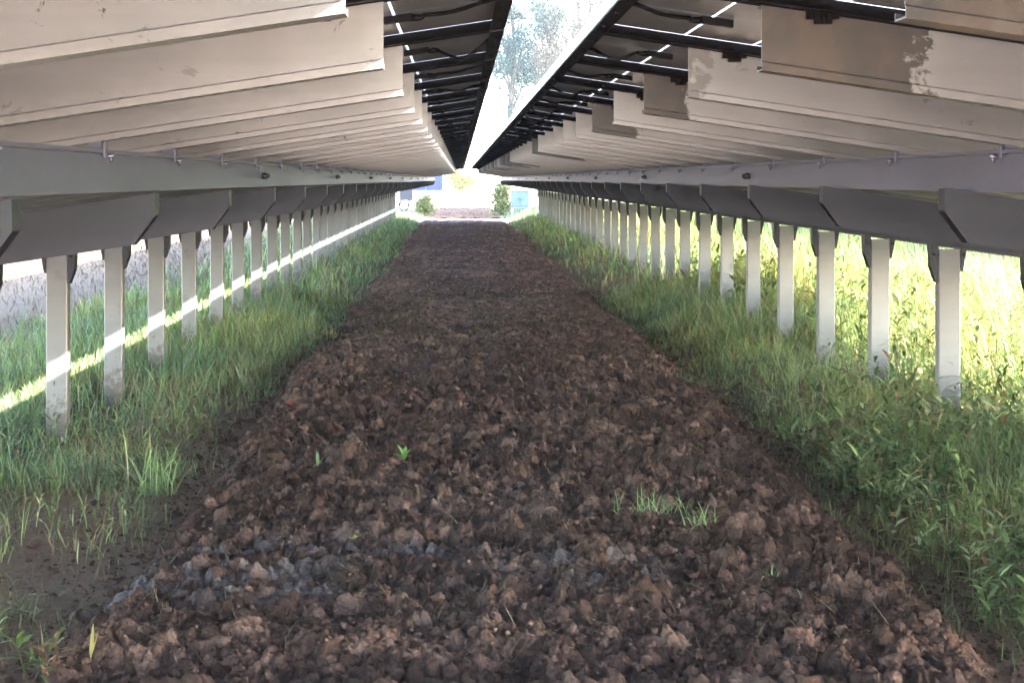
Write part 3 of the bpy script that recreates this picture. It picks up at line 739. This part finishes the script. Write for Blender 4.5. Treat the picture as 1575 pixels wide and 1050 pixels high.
    g_in = gus(-sgn, 0.044, 0.215, 0.12); g_out = gus(sgn, 0.036, 0.150, 0.02)
    y = P['post_y'] - 1.5*int((P['post_y']-Y_FIRST)/1.5)
    i = 0
    while y < Y_LAST + 0.5:
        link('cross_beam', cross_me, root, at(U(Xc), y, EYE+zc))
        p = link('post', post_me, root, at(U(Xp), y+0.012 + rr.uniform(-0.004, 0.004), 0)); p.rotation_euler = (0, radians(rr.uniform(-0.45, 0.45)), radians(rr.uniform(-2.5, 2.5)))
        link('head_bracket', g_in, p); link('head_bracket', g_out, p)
        y += 1.5; i += 1
    return root
solar_table(-1, dict(trim=0.0, edge=-0.115, rafter_end=0.155, beam=0.96, chamfer=0.95, post=2.45, post_y=9.2, rafter_y=4.04, cross_top=-0.042, cross_h=0.15, ground=0.0,
            stains={}, cables={1: 0, 2: 0, 3: 2, 4: 0, 5: 1, 6: 0}, bolt_y=7.35),
            'long solar table left of the tilled strip with a sunlight stripe across its posts')
solar_table(1, dict(trim=0.38, edge=0.350, rafter_end=0.613, beam=1.47, chamfer=1.42, post=2.88, post_y=8.95, rafter_y=4.10, cross_top=-0.026, cross_h=0.148, ground=0.13,
            stains={1: (0.22, 1.0), 2: (0.33, 1.0), 3: (0.04, 0.7), 4: (0.17, 1.0), 5: (0.0, 0.0), 6: (0.22, 0.9)}, cables={1: 1, 2: 0, 3: 3, 4: 1, 5: 3, 6: 1}, bolt_y=7.75),
            'long solar table right of the tilled strip with brown dirt patches on its rafters')

# ------------------------------------------------------------------ small plants and litter lying on the soil
def at_px(px, py, zoff=0.0, z=None):
    """where a photograph pixel meets the ground"""
    Y = 1.6*FPX/(py-VPY)
    for _ in range(4):
        x = (px-VPX)/FPX*Y
        g = float(soil_height(np.array([x]), np.array([Y]))[0][0]) if S_L(np.array([Y]))[0] < x < S_R(np.array([Y]))[0] else float(ground_z(np.array([x]), np.array([Y]))[0])
        Y = (EYE-g)*FPX/(py-VPY)
    return np.array([(px-VPX)/FPX*Y, Y, g+zoff])
def local(VFT, p): return VFT[0]-p[None], VFT[1], VFT[2]
def plant(name, p, parts, label, cat, m=M_LEAF):
    V, F, T = merge(parts)
    return tag(link(name, fast_mesh(name, V-p[None], F, m, tint=T, smooth=True), None, tuple(p)), label, cat)
def rosette(p, n, L, Wd, col, el0, el1, rng, droop=0.5):
    az = rng.uniform(0, 6.28, n); el = rng.uniform(el0, el1, n)
    d = np.stack([np.cos(az)*np.cos(el), np.sin(az)*np.cos(el), np.sin(el)], -1)
    return leaf_geo(np.tile(p, (n, 1))+rng.normal(0, 0.004, (n, 3)), d, np.tile([0., 0., 1.], (n, 1)), L*rng.uniform(.7, 1.2, n), Wd*rng.uniform(.8, 1.2, n), np.array(col)[None]*rng.uniform(.8, 1.25, (n, 1)), droop)
rg = np.random.default_rng(77)
p = at_px(622, 710, 0.02); plant('seedling', p, [rosette(p, 9, 0.075, 0.026, (0.17, 0.30, 0.10), 0.2, 1.1, rg, 0.35)], 'small bright green seedling with oval leaves in the middle of the soil', 'seedling')
p = at_px(488, 722, 0.015); plant('sprout', p, [rosette(p, 3, 0.075, 0.014, (0.22, 0.30, 0.17), 1.0, 1.5, rg, 0.15)], 'single pale upright sprout left of the oval-leaved seedling', 'sprout')
def tuft(p, n, L, spread, rng, dry=0.1, wid=0.0045, bright=1.3):
    P = np.tile(p, (n, 1)) + rng.normal(0, 1, (n, 3))*np.array([spread, spread*0.8, 0.0])
    return blades(P, L*rng.uniform(.5, 1.2, n), np.full(n, wid), rng.uniform(0, 6.28, n), np.abs(rng.normal(0, .75, n)), rng.uniform(.3, 1.8, n), tints(n, dry, rng)*bright, 4)
p = at_px(1005, 800); plant('grass_tuft', p, [tuft(p, 130, 0.15, 0.075, rg)], 'larger green grass tuft lying in the tilled soil on the right', 'grass tuft', M_GRASS)
p = at_px(1076, 806); plant('grass_tuft', p, [tuft(p, 40, 0.10, 0.035, rg)], 'smaller grass tuft just right of the larger one in the soil', 'grass tuft', M_GRASS)
p = at_px(735, 915); plant('sprout', p, [tuft(p, 14, 0.05, 0.02, rg)], 'tiny green sprout beside the grey ash lump', 'sprout', M_GRASS)
p = at_px(1185, 885); plant('sprout', p, [tuft(p, 10, 0.055, 0.018, rg)], 'tiny grass sprout in the soil near the right verge', 'sprout', M_GRASS)
p = at_px(240, 760); plant('grass_tuft', p, [tuft(p, 70, 0.36, 0.045, rg, 0.03, 0.006, 1.35)], 'tall upright grass tuft at the left edge of the soil', 'grass tuft', M_GRASS)
p = at_px(372, 580); plant('straw_clump', p, [tuft(p, 160, 0.20, 0.13, rg, 1.0, 0.006, 1.0)], 'tan clump of dry grass on the left verge', 'dry grass', M_DRY)
p = at_px(205, 606); plant('straw_clump', p, [tuft(p, 60, 0.26, 0.10, rg, 1.0, 0.006, 0.9)], 'brown dry stalks lying at the foot of the second left post', 'dry grass', M_DRY)
# weed with yellowing and reddish leaves in the lower left corner
p = at_px(75, 1048)
parts = [weed_stems(np.full(5, p[0])+rg.normal(0, .05, 5), np.full(5, p[1])+rg.normal(0, .04, 5), np.full(5, p[2]), rg.uniform(.12, .22, 5), rg, 5, 0.085, 0.02, tint=np.tile([[0.10, 0.15, 0.05]], (5, 1)), lean=0.5),
         weed_stems(np.full(4, p[0])+rg.normal(0, .05, 4), np.full(4, p[1])+rg.normal(0, .04, 4), np.full(4, p[2]), rg.uniform(.08, .16, 4), rg, 4, 0.07, 0.018, tint=np.tile([[0.32, 0.15, 0.09]], (4, 1)), lean=0.6),
         weed_stems(np.full(3, p[0])+0.04, np.full(3, p[1]), np.full(3, p[2]), rg.uniform(.14, .2, 3), rg, 3, 0.08, 0.02, tint=np.tile([[0.34, 0.27, 0.08]], (3, 1)), lean=0.5)]
plant('weed', p, parts, 'weed with green, yellow and reddish leaves beside the bare mud', 'weed')
p = at_px(137, 1015); plant('leaf_blade', p, [rosette(p, 2, 0.12, 0.013, (0.24, 0.22, 0.09), 1.25, 1.5, rg, 0.05)], 'single upright yellow leaf right of the reddish weed', 'leaf')
p = at_px(84, 690); n = 4
plant('weed', p, [weed_stems(p[0]+rg.normal(0, .03, n), p[1]-0.12+rg.normal(0, .02, n), np.full(n, p[2]), np.array([.42, .30, .24, .2]), rg, 7, 0.075, 0.012, tint=np.tile([[0.10, 0.15, 0.055]], (n, 1)), lean=0.08)], 'thin tall weed climbing in front of the nearest left post', 'weed')
def dry_leaf(px, py, s, col, label, name='dry_leaf'):
    p = at_px(px, py, 0.02); rng = np.random.default_rng(int(px))
    n = 9; g = np.linspace(-1, 1, n); A, B = np.meshgrid(g, g)
    r = np.sqrt(A*A+B*B); ang = np.arctan2(B, A); lim = 0.75+0.2*np.sin(5*ang)
    k = np.minimum(1, lim/np.maximum(r, 1e-6))
    A2, B2 = A*k, B*k
    Z = 0.35*np.abs(A2)**1.3 + 0.28*B2*B2 + 0.12*np.sin(3*A2+2*B2)
    V = np.stack([A2*s, B2*s*0.7, Z*s], -1).reshape(-1, 3); i = np.arange(n*n).reshape(n, n)
    F = np.stack([i[:-1, :-1], i[:-1, 1:], i[1:, 1:], i[1:, :-1]], -1).reshape(-1, 4)
    T = np.array(col)[None]*(0.7+0.6*rng.random((n*n, 1)))
    return tag(link(name, fast_mesh(name, V, F, M_DRY, tint=T, smooth=True), None, tuple(p)), label, 'leaf')
dry_leaf(56, 850, 0.05, (0.13, 0.06, 0.035), 'curled dark brown dead leaf on the bare mud')
dry_leaf(447, 626, 0.045, (0.42, 0.055, 0.03), 'small red leaf on the soil near the left verge', 'red_leaf')
dry_leaf(545, 835, 0.03, (0.30, 0.30, 0.10), 'small yellow-green leaf on the soil among the ash', 'fallen_leaf')
dry_leaf(555, 925, 0.03, (0.28, 0.17, 0.10), 'light brown fallen leaf among the clods near the camera', 'fallen_leaf')
dry_leaf(1375, 800, 0.035, (0.50, 0.28, 0.10), 'orange-tan leaf at the foot of the right verge', 'fallen_leaf')

# ------------------------------------------------------------------ equipment at the far end
def inverter(x, y):
    r = empty('inverter', (x, y, 0)); tag(r, 'grey inverter box with a hanging cable at the end of the left row', 'inverter')
    m = MB(); m.box(-0.26, 0.26, -0.12, 0.12, 0.72, 1.50); m.box(-0.23, 0.23, -0.128, -0.1205, 0.76, 1.46); m.build('housing', plain('inverter_paint', (0.055, 0.05, 0.065), 0.5), r)
    m = MB(); m.box(0.10, 0.17, -0.05, 0.02, -0.2, 0.719); m.box(-0.04, 0.24, -0.05, 0.05, 1.501, 1.53); m.build('stand', M_POST, r)
    m = MB(); m.tube([(-0.2, 0, 0.73), (-0.32, 0, 0.45), (-0.18, 0, 0.30), (0.05, 0, 0.35), (0.1, 0, 0.73)], 0.03, 8); m.tube([(-0.30, -0.02, 1.35), (-0.34, -0.02, 0.9), (-0.3, -0.02, 0.4)], 0.025, 8); m.build('cable', M_RUBBER, r)
    m = MB()
    for k in range(7): m.box(-0.262-0.02, -0.2605, -0.1+k*0.03, -0.085+k*0.03, 0.8, 1.4)
    m.build('cooling_fins', M_BOLT, r)
inverter(-2.27, 63.4)
def cabinet(x, y):
    r = empty('electrical_cabinet', (x, y, 0)); tag(r, 'pale blue-white electrical cabinet on legs at the end of the right row', 'cabinet')
    mp = plain('cabinet_paint', (0.16, 0.215, 0.28), 0.5)
    m = MB(); m.box(-0.36, 0.36, -0.2, 0.2, 0.45, 1.12); m.build('housing', mp, r)
    for s in (-1, 1):
        m = MB(); m.box(s*0.18-0.165, s*0.18+0.165, -0.212, -0.2005, 0.48, 1.09); d = m.build('door', mp, r)
        m = MB(); m.box(s*0.04-0.012, s*0.04+0.012, -0.232, -0.2125, 0.72, 0.84); m.build('handle', M_BOLT, d)
        m = MB(); m.box(s*0.30-0.03, s*0.30+0.03, -0.15, 0.15, -0.2, 0.449); m.build('leg', M_WHITE, r)
    m = MB(); m.box(-0.40, 0.40, -0.24, 0.24, 1.121, 1.15); m.build('roof', mp, r)
cabinet(2.42, 62.6)
def far_table(x, y):
    r = empty('solar_table', (x, y, 0)); tag(r, 'distant blue tilted solar table seen past the end of the left row', 'solar table')
    m = MB(); z0, z1, d = 0.95, 1.95, 1.7
    mg, t, p = mat('far_panel_glass'); sx = N(t, 'ShaderNodeSeparateXYZ'); t.links.new(coords(t), sx.inputs[0])
    fx = math_(t, 'ABSOLUTE', math_(t, 'SUBTRACT', math_(t, 'FRACT', math_(t, 'DIVIDE', sx.outputs[0], 0.16)), 0.5)); fz = math_(t, 'ABSOLUTE', math_(t, 'SUBTRACT', math_(t, 'FRACT', math_(t, 'DIVIDE', sx.outputs[2], 0.11)), 0.5))
    ln = math_(t, 'MAXIMUM', math_(t, 'GREATER_THAN', fx, 0.46), math_(t, 'GREATER_THAN', fz, 0.46))
    t.links.new(mix(t, ln, (0.010, 0.014, 0.040), (0.05, 0.06, 0.085)), p.inputs['Base Color']); p.inputs['Roughness'].default_value = 0.5; p.inputs['Specular IOR Level'].default_value = 0.1
    for k in range(5):
        for j in range(2):
            xa, xb = -4.0+k*1.02, -4.0+k*1.02+1.0; f0, f1 = j*0.5+0.005, j*0.5+0.49
            q = MB(); q.add([(xa, f0*d, z0+f0*(z1-z0)), (xb, f0*d, z0+f0*(z1-z0)), (xb, f1*d, z0+f1*(z1-z0)), (xa, f1*d, z0+f1*(z1-z0)),
                             (xa, f0*d+.02, z0+f0*(z1-z0)-.035), (xb, f0*d+.02, z0+f0*(z1-z0)-.035), (xb, f1*d+.02, z0+f1*(z1-z0)-.035), (xa, f1*d+.02, z0+f1*(z1-z0)-.035)],
                            [(0,1,2,3),(7,6,5,4),(0,4,5,1),(1,5,6,2),(2,6,7,3),(3,7,4,0)])
            q.build('solar_panel', mg, r)
    q = MB(); q.add([(-4.02, -.01, z0-.05), (1.12, -.01, z0-.05), (1.12, d, z1-.05), (-4.02, d, z1-.05), (-4.02, .03, z0-.12), (1.12, .03, z0-.12), (1.12, d, z1-.12), (-4.02, d, z1-.12)],
                    [(0,1,2,3),(7,6,5,4),(0,4,5,1),(1,5,6,2),(2,6,7,3),(3,7,4,0)]); q.build('backing_frame', M_WHITE, r)
    for px in (-3.6, -1.5, 0.7):
        q = MB(); q.box(px-.05, px+.05, .75, .85, -0.1, 1.28); q.build('post', M_POST, r)
far_table(-2.2, 92)

# ------------------------------------------------------------------ trees and bushes
def crown(rng, C, R, n, size, cols, nclump=26, hole=0.0, flat=1.0, shape=None, spread=0.30):
    """leaf faces gathered in clumps through the crown's volume"""
    cl = rng.normal(size=(nclump, 3)); cl /= np.linalg.norm(cl, axis=1)[:, None]; cl *= (0.35+0.65*rng.random((nclump, 1))**0.6)
    if shape is not None: cl = shape(cl, rng)
    k = rng.integers(0, nclump, n); csz = rng.uniform(0.6, 1.25, nclump)
    q = cl[k] + rng.normal(size=(n, 3))*spread*csz[k][:, None]*np.array([1, 1, 0.8*flat])
    P = C[None] + q*np.array(R)[None]
    a = rng.normal(size=(n, 3)); a /= np.linalg.norm(a, axis=1)[:, None]; b = np.cross(a, rng.normal(size=(n, 3))); b /= np.linalg.norm(b, axis=1)[:, None]
    s = size*rng.uniform(0.5, 1.3, n)[:, None]
    V = np.stack([P-a*s, P+b*s*0.45, P+a*s, P-b*s*0.45], 1).reshape(-1, 3)
    F = np.arange(4*n).reshape(n, 4)
    ctone = rng.uniform(0.7, 1.3, nclump)[k]
    cc = np.array(cols)[rng.integers(0, len(cols), n)]*(ctone*rng.uniform(0.75, 1.25, n))[:, None]
    return V, F, np.repeat(cc, 4, 0), C[None]+cl*np.array(R)[None]
def tree(name, x, y, z0, hgt, rad, cols, label, cat, group, seed, n=6000, leaf=0.2, base=0.25, conifer=False, nclump=26, spread=0.3):
    rng = np.random.default_rng(seed)
    r = empty(name, (x, y, z0)); tag(r, label, cat, group)
    C = np.array([0, 0, hgt*(base+(1-base)/2)]); R = (rad, rad, hgt*(1-base)/2)
    def cone(c, g):
        f = g.random(len(c)); zz = -1+2*f; rr_ = (1-f)*0.95+0.08; an = g.uniform(0, 6.28, len(c)); rad_ = rr_*g.uniform(0.35, 1, len(c))
        return np.stack([np.cos(an)*rad_, np.sin(an)*rad_, zz], -1)
    V, F, T, cl = crown(rng, C, R, n, leaf, cols, nclump, shape=cone if conifer else None, flat=0.55 if conifer else 1, spread=spread)
    link('crown', fast_mesh('crown', V, F, M_LEAF, tint=T), r)
    tb = MB(); tr = hgt*0.018+0.02
    bend = rng.normal(0, 0.03*hgt, 2)
    pts = [(bend[0]*f*f, bend[1]*f*f, -0.3+f*(hgt*0.9+0.3)) for f in np.linspace(0, 1, 7)]
    tb.tube(pts, [tr*(1-0.85*f)*(1.35 if f == 0 else 1) for f in np.linspace(0, 1, 7)], 8)
    for c in cl[::2]:
        f = np.clip((c[2]/hgt)*0.75, 0.12, 0.9); s = np.array([bend[0]*f*f, bend[1]*f*f, f*hgt*0.9])
        mid = (s+c)/2 + rng.normal(0, 0.04*rad, 3)
        tb.tube([s, mid, c], [tr*0.4*(1-f*0.5), tr*0.25, tr*0.08], 5)
    tb.build('trunk', M_BARK, r)
PINE = [(0.022, 0.050, 0.042), (0.032, 0.062, 0.048), (0.015, 0.038, 0.038)]
AUT = [(0.06, 0.05, 0.036), (0.075, 0.062, 0.046), (0.05, 0.047, 0.034), (0.062, 0.046, 0.034)]
GRN = [(0.07, 0.11, 0.04), (0.09, 0.13, 0.05), (0.055, 0.09, 0.04)]
YEL = [(0.24, 0.25, 0.10), (0.28, 0.28, 0.12), (0.20, 0.22, 0.09)]
TG = 'trees beyond the barn'
tree('pine_tree', 3.4, 112, 0, 17, 4.2, PINE, 'blue-green pine seen through the gap between the tables', 'tree', TG, 1, 42000, 0.10, 0.12, True, 70, 0.12)
tree('pine_tree', -2.2, 118, 0, 16, 4.2, PINE, 'pine half hidden behind the edge of the left table', 'tree', TG, 2, 20000, 0.12, 0.12, True, 60, 0.13)
tree('autumn_tree', 8.8, 110, 0, 16.5, 3.9, AUT, 'tan autumn tree beside the edge of the right table', 'tree', TG, 3, 36000, 0.09, 0.2, False, 60, 0.13)
tree('pine_tree', 6.6, 124, 0, 19, 4.4, PINE, 'tall dark pine standing behind the tan autumn tree', 'tree', TG, 4, 40000, 0.10, 0.12, True, 70, 0.12)
tree('autumn_tree', 13.5, 120, 0, 18, 4.6, AUT, 'autumn tree mostly hidden above the right table', 'tree', TG, 5, 14000, 0.14, 0.25, False, 30, 0.25)
#tree('bare_tree', 0.95, 76, 0, 4.4, 0.8, AUT, 'thin small tree in front of the white barn', 'tree', None, 6, 900, 0.08, 0.35, False, 14, 0.3)
tree('bush', 0.45, 90, 0, 2.5, 0.95, YEL, 'yellow-green bush in the sunlight beyond the end of the rows', 'bush', None, 7, 2600, 0.09, 0.30, False, 22, 0.3)
tree('bush', -1.55, 64.8, 0, 0.95, 0.42, YEL, 'low bush at the end of the left row beside the inverter', 'bush', None, 8, 1500, 0.07, 0.0, False, 16, 0.35)
tree('bush', 1.72, 65.2, 0.05, 1.25, 0.5, YEL, 'yellow-green bush in front of the pale blue cabinet', 'bush', None, 9, 1600, 0.08, 0.0, False, 16, 0.35)
for k, (tx, ty) in enumerate(((14.5, 57.5), (16.0, 62.5), (15.0, 68.0), (16.5, 73.5))):  # mostly hidden trees, added to throw shade on the far soil strip
    tree('added_shade_tree', tx, ty, 0, 12.5, 3.4, GRN, 'leafy tree added right of the rows to shade the far soil, mostly hidden', 'tree', 'trees added right of the rows to shade the far soil', 60+k, 5000, 0.32, 0.25, False, 40, 0.26)
DARK = [(0.045, 0.085, 0.05), (0.06, 0.10, 0.055), (0.035, 0.07, 0.05), (0.05, 0.09, 0.065)]
rh = np.random.default_rng(55)
for k in range(15):
    y = 15.5 + k*3.9 + rh.uniform(-0.6, 0.6)
    tree('shrub', 11.3 + rh.uniform(-0.7, 0.7) + 0.02*k, y, 0.1, rh.uniform(2.6, 3.8), rh.uniform(1.7, 2.3), DARK, 'dark green shrub in the hedge behind the sunlit grass on the right', 'shrub', 'dark shrubs of the hedge on the right', 100+k, 5200 if k < 6 else 2600, 0.10 if k < 6 else 0.16, 0.0, False, 34, 0.3)

# ------------------------------------------------------------------ barn
def barn():
    r = empty('barn', (-3.2, 101, 0)); tag(r, 'white barn with a pale corrugated roof seen through the gap', 'barn')
    wallm = plain('white_render', (0.74, 0.73, 0.70), 0.8, 0, 0.06, 3)
    x0, x1, d, ze, zr = -8.0, 6.0, 11.0, 4.6, 7.7
    m = MB(); m.loft([[(x0, 0, -0.2), (x0, d, -0.2), (x0, d, ze), (x0, d/2, zr-0.15), (x0, 0, ze)], [(x1, 0, -0.2), (x1, d, -0.2), (x1, d, ze), (x1, d/2, zr-0.15), (x1, 0, ze)]])
    m.build('wall', wallm, r)
    rm, t, p = mat('roof_sheet'); v = coords(t); sx = N(t, 'ShaderNodeSeparateXYZ'); t.links.new(v, sx.inputs[0])
    wv = math_(t, 'SINE', math_(t, 'MULTIPLY', sx.outputs[0], 24)); c = mix(t, noise(t, 2, 4, 0.6, v), (0.62, 0.60, 0.58), (0.78, 0.76, 0.74))
    t.links.new(c, p.inputs['Base Color']); p.inputs['Roughness'].default_value = 0.6; bump(t, p, wv, 0.5, 0.03)
    k = (zr-ze)/(d/2)
    m = MB()
    for s in (0, 1):
        ya, yb = (-0.45, d/2) if s == 0 else (d+0.45, d/2)
        za = ze - 0.45*k + 0.02; zb = zr+0.02
        m.add([(x0-.35, ya, za), (x1+.35, ya, za), (x1+.35, yb, zb), (x0-.35, yb, zb), (x0-.35, ya, za+.1), (x1+.35, ya, za+.1), (x1+.35, yb, zb+.1), (x0-.35, yb, zb+.1)],
              [(0,3,2,1),(4,5,6,7),(0,1,5,4),(1,2,6,5),(2,3,7,6),(3,0,4,7)], flip=s == 1)
    rf = m.build('roof', rm, r)
    m = MB()
    for q in range(62): m.tube([(x0-.3+q*0.2, d/2, zr+0.13), (x0-.3+q*0.2+0.17, d/2, zr+0.15)], [0.11, 0.09], 8)
    m.build('ridge_cap', plain('ridge_tile', (0.42, 0.38, 0.36), 0.7), rf)
    for xx in (-4.5, -1.5, 2.0):
        m = MB(); m.box(xx, xx+1.1, -0.06, -0.002, 1.2, 2.4); w = m.build('window', M_WHITE, r)
        m = MB(); m.box(xx+.08, xx+1.02, -0.07, -0.0605, 1.28, 2.32); m.build('pane', plain('window_glass', (0.06, 0.08, 0.1), 0.15), w)
barn()

# ------------------------------------------------------------------ air: a thin even haze round the whole place
def haze():
    m = bpy.data.materials.new('haze'); m.use_nodes = True; t = m.node_tree; t.nodes.clear()
    o = t.nodes.new('ShaderNodeOutputMaterial'); v = t.nodes.new('ShaderNodeVolumePrincipled')
    v.inputs['Color'].default_value = (0.78, 0.90, 1.0, 1); v.inputs['Density'].default_value = 0.00045; v.inputs['Anisotropy'].default_value = 0.2
    t.links.new(v.outputs[0], o.inputs['Volume'])
    b = MB(); b.box(-60, 60, -30, 150, -2.0, 26)
    tag(b.build('haze', m), kind='stuff', label='thin pale haze filling the air over the whole field', cat='haze')
haze()
